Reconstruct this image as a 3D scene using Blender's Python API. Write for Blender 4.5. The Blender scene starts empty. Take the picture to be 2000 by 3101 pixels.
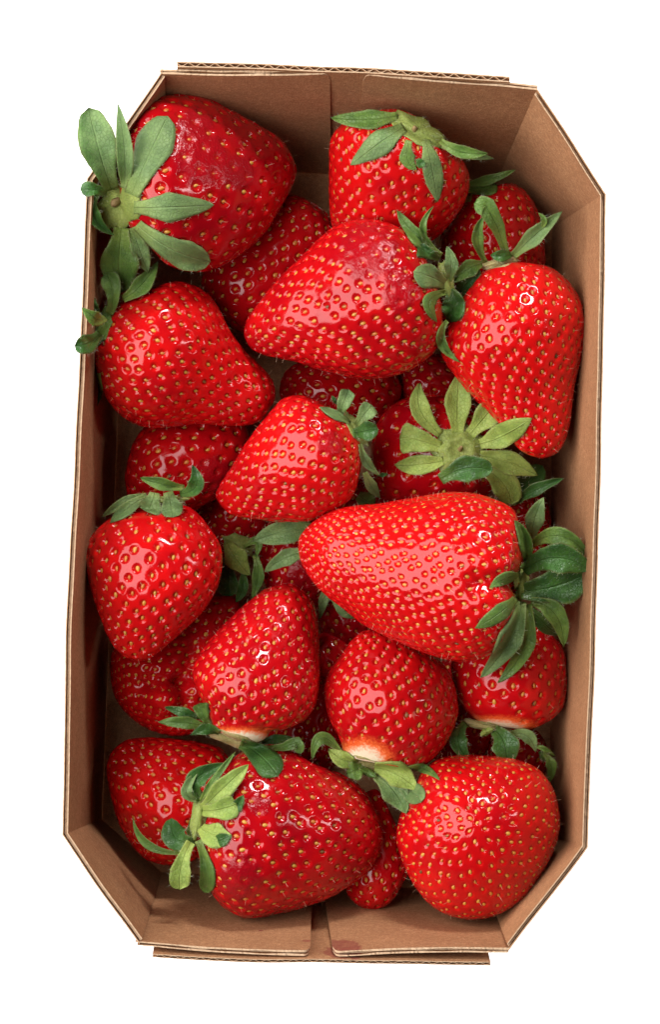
import bpy, math, random
import numpy as np
from mathutils import Vector, Matrix
from mathutils.bvhtree import BVHTree

random.seed(7)
rng = np.random.default_rng(11)
scene = bpy.context.scene
col = scene.collection

# ------------------------------------------------------------------ camera
HC = 0.670            # camera height (rim of the punnet is at 0.070, its floor at 0.010)
F = 8343.0            # focal length in photograph pixels (photograph 2000 x 3101)
CX, CY = 1000.0, 1550.5
cam_d = bpy.data.cameras.new('camera')
cam_d.sensor_fit = 'VERTICAL'
cam_d.sensor_height = 36.0
cam_d.sensor_width = 36.0
cam_d.lens = 36.0 * F / 3101.0
cam_d.clip_start = 0.01
cam_d.clip_end = 50.0
cam = bpy.data.objects.new('camera', cam_d)
cam.location = (0, 0, HC)
col.objects.link(cam)
scene.camera = cam

# ------------------------------------------------------------------ world, lamps, exposure
world = bpy.data.worlds.new('World')
scene.world = world
world.use_nodes = True
bg = world.node_tree.nodes['Background']
bg.inputs['Color'].default_value = (1.0, 1.0, 1.0, 1)
bg.inputs['Strength'].default_value = 0.02
scene.view_settings.view_transform = 'Standard'
scene.view_settings.look = 'None'
scene.view_settings.exposure = 0.0
scene.view_settings.gamma = 1.0

def area_lamp(name, direction, dist, sx, sy, power, color):
    d = bpy.data.lights.new(name, 'AREA')
    d.shape = 'RECTANGLE'
    d.size = sx
    d.size_y = sy
    d.energy = power
    d.color = color
    o = bpy.data.objects.new(name, d)
    v = Vector(direction).normalized()
    o.location = Vector((0, 0, 0.04)) + v * dist
    o.rotation_euler = v.to_track_quat('Z', 'Y').to_euler()
    col.objects.link(o)
    return o
area_lamp('key_softbox', (-0.66, 0.10, 0.75), 0.72, 0.74, 0.96, 12.6, (1.0, 0.985, 0.96))
area_lamp('rim_softbox', (0.20, 0.84, 0.50), 0.85, 0.20, 0.12, 5.2, (1.0, 0.99, 0.98))
area_lamp('side_strip', (0.88, 0.12, 0.52), 0.85, 0.06, 0.36, 1.0, (1.0, 0.99, 0.98))

# ------------------------------------------------------------------ helpers
def W(px, py, z):
    """photograph pixel + height above the table -> point in the place"""
    s = (HC - z) / F
    return np.array([(px - CX) * s, -(py - CY) * s, z])

def tag(o, label=None, cat=None, group=None, kind=None):
    if label: o['label'] = label
    if cat: o['category'] = cat
    if group: o['group'] = group
    if kind: o['kind'] = kind
    return o

def empty(name, loc):
    o = bpy.data.objects.new(name, None)
    o.empty_display_size = 0.01
    o.location = loc
    col.objects.link(o)
    return o

def new_mesh(name, verts, faces, mat, smooth=True):
    me = bpy.data.meshes.new(name)
    me.from_pydata([tuple(v) for v in verts], [], faces)
    me.materials.append(mat)
    if smooth:
        me.polygons.foreach_set('use_smooth', [True] * len(me.polygons))
    me.update()
    return me

def link(name, me, parent=None):
    o = bpy.data.objects.new(name, me)
    col.objects.link(o)
    if parent: o.parent = parent
    return o

def float_attr(me, name, values):
    a = me.attributes.new(name, 'FLOAT', 'POINT')
    a.data.foreach_set('value', np.asarray(values, dtype=np.float32).ravel())

def smoothstep(a, b, x):
    t = np.clip((x - a) / (b - a), 0, 1)
    return t * t * (3 - 2 * t)

# ------------------------------------------------------------------ materials
def material(name):
    m = bpy.data.materials.new(name)
    m.use_nodes = True
    nt = m.node_tree
    b = nt.nodes['Principled BSDF']
    return m, nt, b

def node(nt, kind, **kw):
    n = nt.nodes.new(kind)
    for k, v in kw.items():
        if k.startswith('i_'):
            n.inputs[k[2:].replace('_', ' ')].default_value = v
        else:
            setattr(n, k, v)
    return n

def mix_rgb(nt, fac, a, b, blend='MIX'):
    n = nt.nodes.new('ShaderNodeMix')
    n.data_type = 'RGBA'
    n.blend_type = blend
    for sock, v in ((n.inputs[0], fac), (n.inputs[6], a), (n.inputs[7], b)):
        if isinstance(v, bpy.types.NodeSocket): nt.links.new(v, sock)
        elif isinstance(v, (int, float)): sock.default_value = v
        else: sock.default_value = (*v, 1) if len(v) == 3 else v
    return n.outputs[2]

def math_node(nt, op, a, b=None, c=None, clamp=False):
    n = nt.nodes.new('ShaderNodeMath')
    n.operation = op
    n.use_clamp = clamp
    for i, v in enumerate((a, b, c)):
        if v is None: continue
        if isinstance(v, bpy.types.NodeSocket): nt.links.new(v, n.inputs[i])
        else: n.inputs[i].default_value = v
    return n.outputs[0]

def noise(nt, vec, scale, detail=3, rough=0.5):
    n = nt.nodes.new('ShaderNodeTexNoise')
    n.inputs['Scale'].default_value = scale
    n.inputs['Detail'].default_value = detail
    n.inputs['Roughness'].default_value = rough
    nt.links.new(vec, n.inputs['Vector'])
    return n.outputs['Fac']

def ramp(nt, fac, lo, hi):
    n = nt.nodes.new('ShaderNodeMapRange')
    n.interpolation_type = 'SMOOTHSTEP'
    n.inputs['From Min'].default_value = lo
    n.inputs['From Max'].default_value = hi
    nt.links.new(fac, n.inputs['Value'])
    return n.outputs['Result']

def attr(nt, name):
    n = nt.nodes.new('ShaderNodeAttribute')
    n.attribute_name = name
    return n.outputs['Fac']

def make_flesh():
    m, nt, b = material('strawberry_flesh')
    pos = nt.nodes.new('ShaderNodeNewGeometry').outputs['Position']
    tone, brs, wht, pit = (attr(nt, k) for k in ('tone', 'bruise', 'white', 'pit'))
    n1 = noise(nt, pos, 120, 3)
    n2 = noise(nt, pos, 420, 4)
    n3 = noise(nt, pos, 1600, 4, 0.65)
    n4 = noise(nt, pos, 800, 3, 0.6)
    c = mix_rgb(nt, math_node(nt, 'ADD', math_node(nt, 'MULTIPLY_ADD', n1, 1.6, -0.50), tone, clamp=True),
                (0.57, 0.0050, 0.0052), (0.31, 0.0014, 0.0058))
    c = mix_rgb(nt, math_node(nt, 'MULTIPLY', ramp(nt, n2, 0.5, 0.75), 0.35), c, (0.44, 0.003, 0.008))
    c = mix_rgb(nt, math_node(nt, 'MULTIPLY', pit, 0.5), c, (0.66, 0.014, 0.006))
    bmask = ramp(nt, math_node(nt, 'ADD', brs, math_node(nt, 'MULTIPLY_ADD', n2, 1.1, -0.6)), 0.15, 0.85)
    c = mix_rgb(nt, math_node(nt, 'MULTIPLY', bmask, 0.45), c, (0.22, 0.0025, 0.010))
    # pale, corky scuffs
    sc = ramp(nt, noise(nt, pos, 300, 2), 0.72, 0.76)
    c = mix_rgb(nt, math_node(nt, 'MULTIPLY', sc, ramp(nt, n3, 0.45, 0.62)), c, (0.50, 0.16, 0.10))
    # unripe shoulder under the calyx: red -> orange -> cream
    wn = math_node(nt, 'ADD', wht, math_node(nt, 'MULTIPLY_ADD', n3, 0.55, -0.28))
    c = mix_rgb(nt, ramp(nt, wn, 0.10, 0.55), c, (0.86, 0.16, 0.035))
    c = mix_rgb(nt, ramp(nt, wn, 0.40, 0.72), c, mix_rgb(nt, n3, (0.70, 0.54, 0.34), (0.84, 0.76, 0.58)))
    nt.links.new(c, b.inputs['Base Color'])
    r = math_node(nt, 'MULTIPLY_ADD', n2, 0.10, 0.04)
    r = math_node(nt, 'ADD', r, math_node(nt, 'MULTIPLY', ramp(nt, n1, 0.55, 0.75), 0.06))
    r = math_node(nt, 'ADD', r, math_node(nt, 'MULTIPLY', bmask, 0.09))
    r = math_node(nt, 'ADD', r, math_node(nt, 'MULTIPLY', ramp(nt, wht, 0.2, 0.6), 0.30))
    r = math_node(nt, 'ADD', r, math_node(nt, 'MULTIPLY', sc, 0.3))
    nt.links.new(r, b.inputs['Roughness'])
    b.inputs['IOR'].default_value = 1.44
    b.inputs['Subsurface Weight'].default_value = 0.10
    b.inputs['Subsurface Radius'].default_value = (1.0, 0.16, 0.10)
    b.inputs['Subsurface Scale'].default_value = 0.0022
    bump = nt.nodes.new('ShaderNodeBump')
    bump.inputs['Strength'].default_value = 1.0
    bump.inputs['Distance'].default_value = 0.00022
    h = math_node(nt, 'ADD', math_node(nt, 'MULTIPLY', n2, 0.22),
                  math_node(nt, 'MULTIPLY', n3, math_node(nt, 'MULTIPLY_ADD', bmask, 0.22, 0.05)))
    h = math_node(nt, 'ADD', h, math_node(nt, 'MULTIPLY', math_node(nt, 'MULTIPLY', n4, bmask), 1.0))
    nt.links.new(h, bump.inputs['Height'])
    nt.links.new(bump.outputs['Normal'], b.inputs['Normal'])
    return m

def make_seed_mat():
    m, nt, b = material('achene')
    rnd = nt.nodes.new('ShaderNodeObjectInfo').outputs['Random']
    pos = nt.nodes.new('ShaderNodeNewGeometry').outputs['Position']
    wob = noise(nt, pos, 260, 1)
    v = math_node(nt, 'ADD', math_node(nt, 'MULTIPLY', rnd, 0.6), math_node(nt, 'MULTIPLY_ADD', wob, 1.2, -0.45), clamp=True)
    c = mix_rgb(nt, ramp(nt, v, 0.15, 0.6), (0.58, 0.30, 0.045), (0.54, 0.17, 0.025))
    c = mix_rgb(nt, ramp(nt, v, 0.78, 0.95), c, (0.16, 0.07, 0.02))
    nt.links.new(c, b.inputs['Base Color'])
    b.inputs['Roughness'].default_value = 0.36
    return m

def make_leaf(name, base, deep, rough, yellow=0.5):
    m, nt, b = material(name)
    pos = nt.nodes.new('ShaderNodeNewGeometry').outputs['Position']
    al, ac = attr(nt, 'along'), attr(nt, 'across')
    n1 = noise(nt, pos, 240, 4)
    n2 = noise(nt, pos, 1500, 3)
    c = mix_rgb(nt, ramp(nt, n1, 0.32, 0.68), deep, base)
    # net of veins
    vor = nt.nodes.new('ShaderNodeTexVoronoi')
    vor.feature = 'DISTANCE_TO_EDGE'
    vor.inputs['Scale'].default_value = 1150
    nt.links.new(pos, vor.inputs['Vector'])
    vein = ramp(nt, vor.outputs['Distance'], 0.10, 0.0)
    mid = ramp(nt, math_node(nt, 'ABSOLUTE', ac), 0.09, 0.0)
    c = mix_rgb(nt, math_node(nt, 'MULTIPLY', vein, 0.22), c, tuple(x * 0.55 for x in deep))
    c = mix_rgb(nt, math_node(nt, 'MULTIPLY', mid, 0.35), c, tuple(min(1, x * 1.35 + 0.02) for x in base))
    yb = math_node(nt, 'MULTIPLY', ramp(nt, al, 0.42, 0.0), yellow)
    c = mix_rgb(nt, yb, c, (0.34, 0.38, 0.075))
    # brown margin and specks
    edge = ramp(nt, math_node(nt, 'ABSOLUTE', ac), 0.84, 1.0)
    c = mix_rgb(nt, math_node(nt, 'MULTIPLY', edge, 0.35), c, (0.20, 0.15, 0.06))
    spk = ramp(nt, noise(nt, pos, 700, 2), 0.70, 0.78)
    c = mix_rgb(nt, math_node(nt, 'MULTIPLY', spk, 0.55), c, (0.15, 0.12, 0.05))
    nt.links.new(c, b.inputs['Base Color'])
    b.inputs['Roughness'].default_value = rough
    b.inputs['Specular IOR Level'].default_value = 0.35
    b.inputs['Subsurface Weight'].default_value = 0.12
    b.inputs['Subsurface Radius'].default_value = (0.5, 1.0, 0.2)
    b.inputs['Subsurface Scale'].default_value = 0.0006
    bump = nt.nodes.new('ShaderNodeBump')
    bump.inputs['Distance'].default_value = 0.00025
    h = math_node(nt, 'SUBTRACT', math_node(nt, 'MULTIPLY', n2, 0.4), math_node(nt, 'MULTIPLY', vein, 0.25))
    h = math_node(nt, 'SUBTRACT', h, math_node(nt, 'MULTIPLY', mid, 0.8))
    nt.links.new(h, bump.inputs['Height'])
    nt.links.new(bump.outputs['Normal'], b.inputs['Normal'])
    return m

def make_stem():
    m, nt, b = material('stem_brown')
    pos = nt.nodes.new('ShaderNodeNewGeometry').outputs['Position']
    c = mix_rgb(nt, noise(nt, pos, 900, 3), (0.16, 0.09, 0.035), (0.36, 0.24, 0.10))
    nt.links.new(c, b.inputs['Base Color'])
    b.inputs['Roughness'].default_value = 0.7
    return m

STAINS = [((1030, 2848, .065), .0050), ((1060, 2872, .068), .0036), ((1232, 330, .049), .0011), ((1215, 312, .052), .0006), ((1252, 346, .047), .0007),
          ((290, 2440, .023), .0009), ((930, 2850, .062), .0010), ((790, 2818, .055), .0007)]
def make_kraft():
    m, nt, b = material('kraft_cardboard')
    pos = nt.nodes.new('ShaderNodeNewGeometry').outputs['Position']
    big = ramp(nt, noise(nt, pos, 110, 5, 0.6), 0.25, 0.75)
    mp = nt.nodes.new('ShaderNodeMapping')
    mp.inputs['Scale'].default_value = (900, 900, 4200)
    nt.links.new(pos, mp.inputs['Vector'])
    fib = noise(nt, mp.outputs['Vector'], 1.0, 4, 0.6)
    fine = noise(nt, pos, 3600, 3, 0.6)
    c = mix_rgb(nt, big, (0.46, 0.218, 0.097), (0.61, 0.308, 0.144))
    c = mix_rgb(nt, ramp(nt, fib, 0.35, 0.7), c, mix_rgb(nt, 0.5, c, (0.58, 0.35, 0.19)))
    c = mix_rgb(nt, math_node(nt, 'MULTIPLY', ramp(nt, fine, 0.30, 0.70), 0.70), c, (0.27, 0.118, 0.052))
    c = mix_rgb(nt, math_node(nt, 'MULTIPLY', ramp(nt, noise(nt, pos, 1500, 2), 0.68, 0.74), 0.35), c, (0.68, 0.48, 0.30))
    c = mix_rgb(nt, math_node(nt, 'MULTIPLY', ramp(nt, noise(nt, pos, 1000, 5, 0.75), 0.36, 0.64), 0.60), c, (0.28, 0.125, 0.056))
    # juice stains
    wob = noise(nt, pos, 380, 3)
    tot = None
    for (px, py, pz), r in STAINS:
        p = W(px, py, pz)
        d = nt.nodes.new('ShaderNodeVectorMath')
        d.operation = 'DISTANCE'
        nt.links.new(pos, d.inputs[0])
        d.inputs[1].default_value = tuple(p)
        x = math_node(nt, 'ADD', math_node(nt, 'DIVIDE', d.outputs['Value'], r), math_node(nt, 'MULTIPLY_ADD', wob, 1.6, -0.8))
        k = ramp(nt, x, 1.0, 0.75)
        tot = k if tot is None else math_node(nt, 'MAXIMUM', tot, k)
    c = mix_rgb(nt, math_node(nt, 'MULTIPLY', tot, math_node(nt, 'MULTIPLY_ADD', wob, 0.8, 0.25)), c, (0.22, 0.030, 0.030))
    nt.links.new(c, b.inputs['Base Color'])
    b.inputs['Roughness'].default_value = 0.82
    b.inputs['Specular IOR Level'].default_value = 0.25
    bump = nt.nodes.new('ShaderNodeBump')
    bump.inputs['Distance'].default_value = 0.00022
    bump.inputs['Strength'].default_value = 0.9
    nt.links.new(math_node(nt, 'ADD', fine, fib), bump.inputs['Height'])
    nt.links.new(bump.outputs['Normal'], b.inputs['Normal'])
    return m

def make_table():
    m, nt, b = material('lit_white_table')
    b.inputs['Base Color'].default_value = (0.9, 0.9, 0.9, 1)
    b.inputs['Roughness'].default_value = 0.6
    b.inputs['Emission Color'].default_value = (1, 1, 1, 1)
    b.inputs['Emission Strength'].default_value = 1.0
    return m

FLESH = make_flesh()
ACHENE = make_seed_mat()
LEAF = {
    'L': make_leaf('sepal_pale', (0.178, 0.272, 0.092), (0.105, 0.180, 0.058), 0.55, 0.30),
    'Y': make_leaf('sepal_yellow_green', (0.30, 0.39, 0.085), (0.20, 0.29, 0.055), 0.55, 0.35),
    'M': make_leaf('sepal_mid', (0.135, 0.235, 0.045), (0.070, 0.140, 0.026), 0.45, 0.30),
    'D': make_leaf('sepal_dark', (0.052, 0.140, 0.026), (0.026, 0.080, 0.016), 0.36, 0.12),
    'C': make_leaf('calyx_disc', (0.30, 0.36, 0.085), (0.19, 0.24, 0.05), 0.55, 0.2),
    'B': make_leaf('calyx_pale', (0.44, 0.36, 0.16), (0.27, 0.24, 0.08), 0.6, 0.0),
}
STEM = make_stem()
THREAD, _nt, _b = material('dry_thread')
_b.inputs['Base Color'].default_value = (0.62, 0.40, 0.26, 1)
_b.inputs['Roughness'].default_value = 0.6
HAIR, _nt, _b = material('pale_hair')
_b.inputs['Base Color'].default_value = (0.50, 0.52, 0.36, 1)
_b.inputs['Roughness'].default_value = 0.5
KRAFT_EDGE, _nt, _b = material('kraft_cut_edge')
_pos = _nt.nodes.new('ShaderNodeNewGeometry').outputs['Position']
_nt.links.new(mix_rgb(_nt, noise(_nt, _pos, 900, 4, 0.7), (0.34, 0.19, 0.10), (0.74, 0.54, 0.36)), _b.inputs['Base Color'])
_b.inputs['Roughness'].default_value = 0.9
KRAFT = make_kraft()
TABLE = make_table()

# ------------------------------------------------------------------ the table
TABLE_Z = 0.0080
me = new_mesh('white_table', [(-1.5, -1.5, TABLE_Z), (1.5, -1.5, TABLE_Z), (1.5, 1.5, TABLE_Z), (-1.5, 1.5, TABLE_Z)], [(0, 1, 2, 3)], TABLE, False)
tag(link('light_table', me), 'plain glowing white light table under the cardboard punnet', 'table', kind='structure')

# ------------------------------------------------------------------ the punnet
RIM, FLOOR = 0.070, 0.0100
def inset(pts, d):
    """offset a closed plan polygon inward by d (list of np xyz)"""
    n = len(pts)
    c = sum(pts) / n
    out = []
    for i in range(n):
        p0, p1, p2 = pts[i - 1][:2], pts[i][:2], pts[(i + 1) % n][:2]
        def nrm(a, b):
            e = b - a
            m_ = np.array([-e[1], e[0]]) / np.linalg.norm(e)
            return m_ if np.dot(m_, c[:2] - (a + b) / 2) > 0 else -m_
        n1, n2 = nrm(p0, p1), nrm(p1, p2)
        k = (n1 + n2) / (1 + np.dot(n1, n2))
        out.append(np.array([*(p1 + k * d), pts[i][2]]))
    return out

RIM_PX = [(490, 214), (1630, 268), (1838, 588), (1783, 2566), (1546, 2876), (421, 2860), (187, 2528), (262, 540)]
FLR_PX = [(505, 500), (1500, 562), (1672, 690), (1668, 2535), (1478, 2704), (490, 2640), (308, 2480), (382, 598)]
TH = 0.0013
rim_out = [W(x, y, RIM) for x, y in RIM_PX]
rim_in = inset(rim_out, TH)
flr_in = [W(x, y, FLOOR) for x, y in FLR_PX]
flr_out = inset(flr_in, -TH)

class MB:
    def __init__(s): s.v, s.f = [], []
    def grid(s, P, flip=False):
        """P: array nu x nv x 3 -> quads"""
        nu, nv = P.shape[:2]
        o = len(s.v)
        s.v.extend(P.reshape(-1, 3))
        for i in range(nu - 1):
            for j in range(nv - 1):
                a = o + i * nv + j
                q = (a, a + 1, a + nv + 1, a + nv)
                s.f.append(q[::-1] if flip else q)

def panel(name, parent, qi, qo, wave=None, nu=60, nv=8, rounded=None, bow=0.0, fray=0.00010, recess=0.0012, seed=0, lean=None, crush=0.0):
    """corrugated board: two liners and the fluting between; quads are [bottom a, bottom b, top b, top a]"""
    r = np.random.default_rng(seed)
    qi, qo = [np.asarray(q) for q in qi], [np.asarray(q) for q in qo]
    U = np.linspace(0, 1, nu + 1)
    ph = r.uniform(0, 6.28, 8)
    L = np.linalg.norm(qi[3] - qi[2])
    wob = sum(np.sin(U * L / w + p) * a for w, p, a in zip((0.0035, 0.0075, 0.016, 0.03), ph, (0.15, 0.25, 0.5, 0.9)))
    def top_v(vtop):
        t = np.full(nu + 1, vtop)
        if rounded:
            side, ru, rv = rounded
            x = (U - (1 - ru)) / ru if side == 'b' else ((ru - U) / ru)
            x = np.clip(x, 0, 1)
            t = t - rv * (1 - np.sqrt(np.clip(1 - x ** 2, 0, 1)))
        return t
    def pts(w, vtop, jit):
        tv = top_v(vtop)
        out = np.zeros((nu + 1, nv + 1, 3))
        w = np.broadcast_to(np.asarray(w, dtype=float), (nu + 1,))
        for j in range(nv + 1):
            v = tv * (j / nv)
            b_ = (1 - U)[:, None] * ((1 - w)[:, None] * qi[0] + w[:, None] * qo[0]) + U[:, None] * ((1 - w)[:, None] * qi[1] + w[:, None] * qo[1])
            t_ = (1 - U)[:, None] * ((1 - w)[:, None] * qi[3] + w[:, None] * qo[3]) + U[:, None] * ((1 - w)[:, None] * qi[2] + w[:, None] * qo[2])
            p = (1 - v)[:, None] * b_ + v[:, None] * t_
            nrm_ = qo[3] - qi[3]
            nrm_ = nrm_ / np.linalg.norm(nrm_)
            env = np.sin(np.pi * U)
            p = p + nrm_ * ((bow * env + 0.00035 * wob * env) * v)[:, None]
            if j == nv: p[:, 2] += fray * jit
            out[:, j] = p
        return out
    m = MB()
    edge_f = []
    def slab(w0, w1, vtop, k):
        jit = wob * 0.6 + r.normal(0, 0.5, nu + 1) * k
        A, B = pts(w0, vtop, jit), pts(w1, vtop, jit)
        m.grid(A); m.grid(B, True)
        e0 = len(m.f); m.grid(np.stack([A[:, -1], B[:, -1]], 1), True); edge_f.extend(range(e0, len(m.f)))
        m.grid(np.stack([A[0], B[0]], 1)); m.grid(np.stack([A[-1], B[-1]], 1), True)
        m.grid(np.stack([A[:, 0], B[:, 0]], 1))
    cr = crush * (0.5 + 0.5 * np.sin(U * L / 0.0052 + ph[5]) * np.sin(U * L / 0.0021 + ph[6]))
    slab(0.0, 0.18 + cr * 0.4, 1.0, 1.0)
    slab(0.82 - cr * 0.4, 1.0, 1.0 - 0.0003 / 0.07, 1.2)
    H_ = np.linalg.norm(qi[3] - qi[0])
    if wave:
        wv = 0.5 + 0.27 * np.sin(U * L * 2 * math.pi / wave + ph[0])
        slab(wv - 0.055, wv + 0.055, 1.0 - 0.0001 / H_, 0.6)
    else:
        slab(0.30, 0.70, 1.0 - recess / H_, 1.0)
    me_ = new_mesh(name, m.v, m.f, KRAFT, False)
    me_.materials.append(KRAFT_EDGE)
    for q in edge_f: me_.polygons[q].material_index = 1
    return link(name, me_, parent)

punnet = empty('cardboard_punnet', (0, 0, 0))
tag(punnet, 'brown corrugated cardboard punnet with cut corners holding the strawberries', 'punnet')
base = MB()
for zz, fl in ((FLOOR, False), (FLOOR - 0.0016, True)):
    o0 = len(base.v)
    base.v.extend([np.array([p[0], p[1], zz]) for p in flr_out])
    base.f.append(tuple(range(o0 + 7, o0 - 1, -1)) if not fl else tuple(range(o0, o0 + 8)))
for i in range(8):
    base.f.append((i, (i + 1) % 8, 8 + (i + 1) % 8, 8 + i))
link('base_panel', new_mesh('base_panel', base.v, base.f, KRAFT, False), punnet)

def oct_panel(name, i, **kw):
    j = (i + 1) % 8
    lift = np.array([0, 0, 0.0005])
    return panel(name, punnet, [flr_in[i] + lift, flr_in[j] + lift, rim_in[j], rim_in[i]],
                 [flr_out[i] + lift, flr_out[j] + lift, rim_out[j], rim_out[i]], **kw)
oct_panel('side_panel', 2, nu=170, seed=1, bow=0.0004, fray=0.00012)
oct_panel('side_panel', 6, nu=170, seed=2, bow=0.0006, fray=0.00012)
for k, i in enumerate((1, 3, 5, 7)):
    oct_panel('corner_panel', i, nu=50, seed=5 + k)

def px_panel(name, rim_i, rim_o, flr_i, flr_o, z=RIM, zf=FLOOR + 0.0005, **kw):
    qi = [W(*flr_i[0], zf), W(*flr_i[1], zf), W(*rim_i[1], z), W(*rim_i[0], z)]
    qo = [W(*flr_o[0], zf), W(*flr_o[1], zf), W(*rim_o[1], z), W(*rim_o[0], z)]
    return panel(name, punnet, qi, qo, **kw)
# inner flaps of the two ends, then the end panels behind them
px_panel('end_flap', [(484, 224), (1000, 224)], [(484, 208), (1000, 206)], [(494, 500), (1003, 527)], [(494, 484), (1003, 511)],
         seed=20, rounded=('b', 0.035, 0.06), crush=0.6, z=0.0695, nu=90, bow=-0.0003)
px_panel('end_flap', [(1102, 226), (1630, 273)], [(1102, 208), (1630, 257)], [(1076, 532), (1511, 564)], [(1076, 516), (1511, 548)],
         seed=21, rounded=('a', 0.035, 0.06), crush=0.6, z=0.0695, nu=90, bow=-0.0003)
px_panel('end_panel', [(536, 203), (1546, 249)], [(535, 185), (1546, 230)], [(560, 484), (1470, 540)], [(560, 466), (1470, 522)],
         wave=0.0029, seed=22, nu=500, nv=4, z=0.0702, fray=0.00006, bow=0.0007)
px_panel('end_flap', [(410, 2850), (940, 2878)], [(416, 2864), (938, 2896)], [(478, 2640), (946, 2670)], [(478, 2654), (946, 2684)],
         seed=23, rounded=('b', 0.035, 0.06), crush=0.6, z=0.0695, nu=90)
px_panel('end_flap', [(1010, 2880), (1547, 2870)], [(1012, 2898), (1540, 2886)], [(976, 2672), (1489, 2706)], [(976, 2686), (1489, 2720)],
         seed=24, rounded=('a', 0.035, 0.06), crush=0.6, z=0.0695, nu=90)
px_panel('end_panel', [(462, 2888), (1487, 2913)], [(462, 2900), (1487, 2925)], [(500, 2658), (1440, 2720)], [(500, 2674), (1440, 2736)],
         wave=0.0029, seed=25, nu=500, nv=4, z=0.0704, fray=0.00006, bow=0.0006)

# ------------------------------------------------------------------ strawberries: outline traced on the photograph, height from what each rests on
G = 'strawberries in the punnet'
B = {}
def berry(key, z, layer, poly, A, T, label, **kw):
    B[key] = dict(z=z / 1000.0, layer=layer, poly=poly, A=A, T=T, label=label, **kw)

# ---- bottom layer, mostly hidden
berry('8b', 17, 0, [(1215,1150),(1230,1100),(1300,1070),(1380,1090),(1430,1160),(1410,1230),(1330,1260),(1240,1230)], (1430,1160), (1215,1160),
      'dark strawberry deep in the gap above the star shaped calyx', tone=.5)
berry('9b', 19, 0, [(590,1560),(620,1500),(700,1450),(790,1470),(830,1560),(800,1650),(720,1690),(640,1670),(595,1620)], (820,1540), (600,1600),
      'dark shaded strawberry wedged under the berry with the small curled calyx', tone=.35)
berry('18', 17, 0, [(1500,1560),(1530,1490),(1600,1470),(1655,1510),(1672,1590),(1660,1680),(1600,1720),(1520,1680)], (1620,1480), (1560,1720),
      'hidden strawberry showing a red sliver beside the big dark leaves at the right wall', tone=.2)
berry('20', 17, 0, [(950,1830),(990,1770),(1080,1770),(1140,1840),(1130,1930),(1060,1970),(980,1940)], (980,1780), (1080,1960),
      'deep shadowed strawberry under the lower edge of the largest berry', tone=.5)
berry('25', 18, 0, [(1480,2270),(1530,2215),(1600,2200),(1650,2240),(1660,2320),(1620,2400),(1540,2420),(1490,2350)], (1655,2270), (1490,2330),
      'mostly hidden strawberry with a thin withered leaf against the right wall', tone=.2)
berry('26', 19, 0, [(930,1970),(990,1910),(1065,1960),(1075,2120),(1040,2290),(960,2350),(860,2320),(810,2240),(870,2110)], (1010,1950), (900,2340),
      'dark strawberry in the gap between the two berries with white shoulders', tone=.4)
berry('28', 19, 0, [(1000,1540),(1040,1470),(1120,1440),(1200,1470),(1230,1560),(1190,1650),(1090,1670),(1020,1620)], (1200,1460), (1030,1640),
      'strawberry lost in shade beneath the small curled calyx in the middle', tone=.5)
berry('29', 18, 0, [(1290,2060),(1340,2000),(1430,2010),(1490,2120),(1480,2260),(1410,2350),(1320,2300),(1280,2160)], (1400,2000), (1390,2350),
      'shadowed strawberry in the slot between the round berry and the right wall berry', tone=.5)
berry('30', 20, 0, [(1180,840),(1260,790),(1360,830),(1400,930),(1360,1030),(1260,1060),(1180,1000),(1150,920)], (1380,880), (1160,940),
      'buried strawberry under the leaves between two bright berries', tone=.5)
# ---- middle layer
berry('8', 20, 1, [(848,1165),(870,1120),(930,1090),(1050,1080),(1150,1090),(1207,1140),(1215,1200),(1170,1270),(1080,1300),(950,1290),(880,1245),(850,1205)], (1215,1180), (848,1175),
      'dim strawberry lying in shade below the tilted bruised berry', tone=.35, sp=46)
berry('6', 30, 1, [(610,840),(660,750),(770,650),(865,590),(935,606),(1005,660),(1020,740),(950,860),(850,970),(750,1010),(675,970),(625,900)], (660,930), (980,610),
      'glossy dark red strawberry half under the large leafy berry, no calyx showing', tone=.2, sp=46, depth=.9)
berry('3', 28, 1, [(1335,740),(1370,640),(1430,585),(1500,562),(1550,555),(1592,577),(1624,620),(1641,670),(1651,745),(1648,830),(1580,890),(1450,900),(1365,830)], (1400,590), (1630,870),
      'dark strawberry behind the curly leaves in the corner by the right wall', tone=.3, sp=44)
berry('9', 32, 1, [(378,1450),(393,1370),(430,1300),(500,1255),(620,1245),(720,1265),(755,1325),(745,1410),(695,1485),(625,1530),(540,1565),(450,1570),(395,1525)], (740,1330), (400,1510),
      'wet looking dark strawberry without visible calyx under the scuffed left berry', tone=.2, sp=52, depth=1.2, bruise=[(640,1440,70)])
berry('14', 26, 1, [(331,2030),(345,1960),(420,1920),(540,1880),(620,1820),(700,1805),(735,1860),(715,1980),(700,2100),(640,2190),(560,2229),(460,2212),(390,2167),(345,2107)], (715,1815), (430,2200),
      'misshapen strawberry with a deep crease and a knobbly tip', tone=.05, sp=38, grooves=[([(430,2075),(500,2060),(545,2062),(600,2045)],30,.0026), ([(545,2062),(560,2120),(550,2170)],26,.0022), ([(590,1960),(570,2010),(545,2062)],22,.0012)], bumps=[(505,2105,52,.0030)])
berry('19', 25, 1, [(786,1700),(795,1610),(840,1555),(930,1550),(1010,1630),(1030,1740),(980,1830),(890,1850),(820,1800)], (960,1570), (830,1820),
      'dark strawberry with two grey green leaves showing beneath the tip of the largest berry', tone=.4, sp=44, bruise=[(915,1730,60)])
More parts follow.
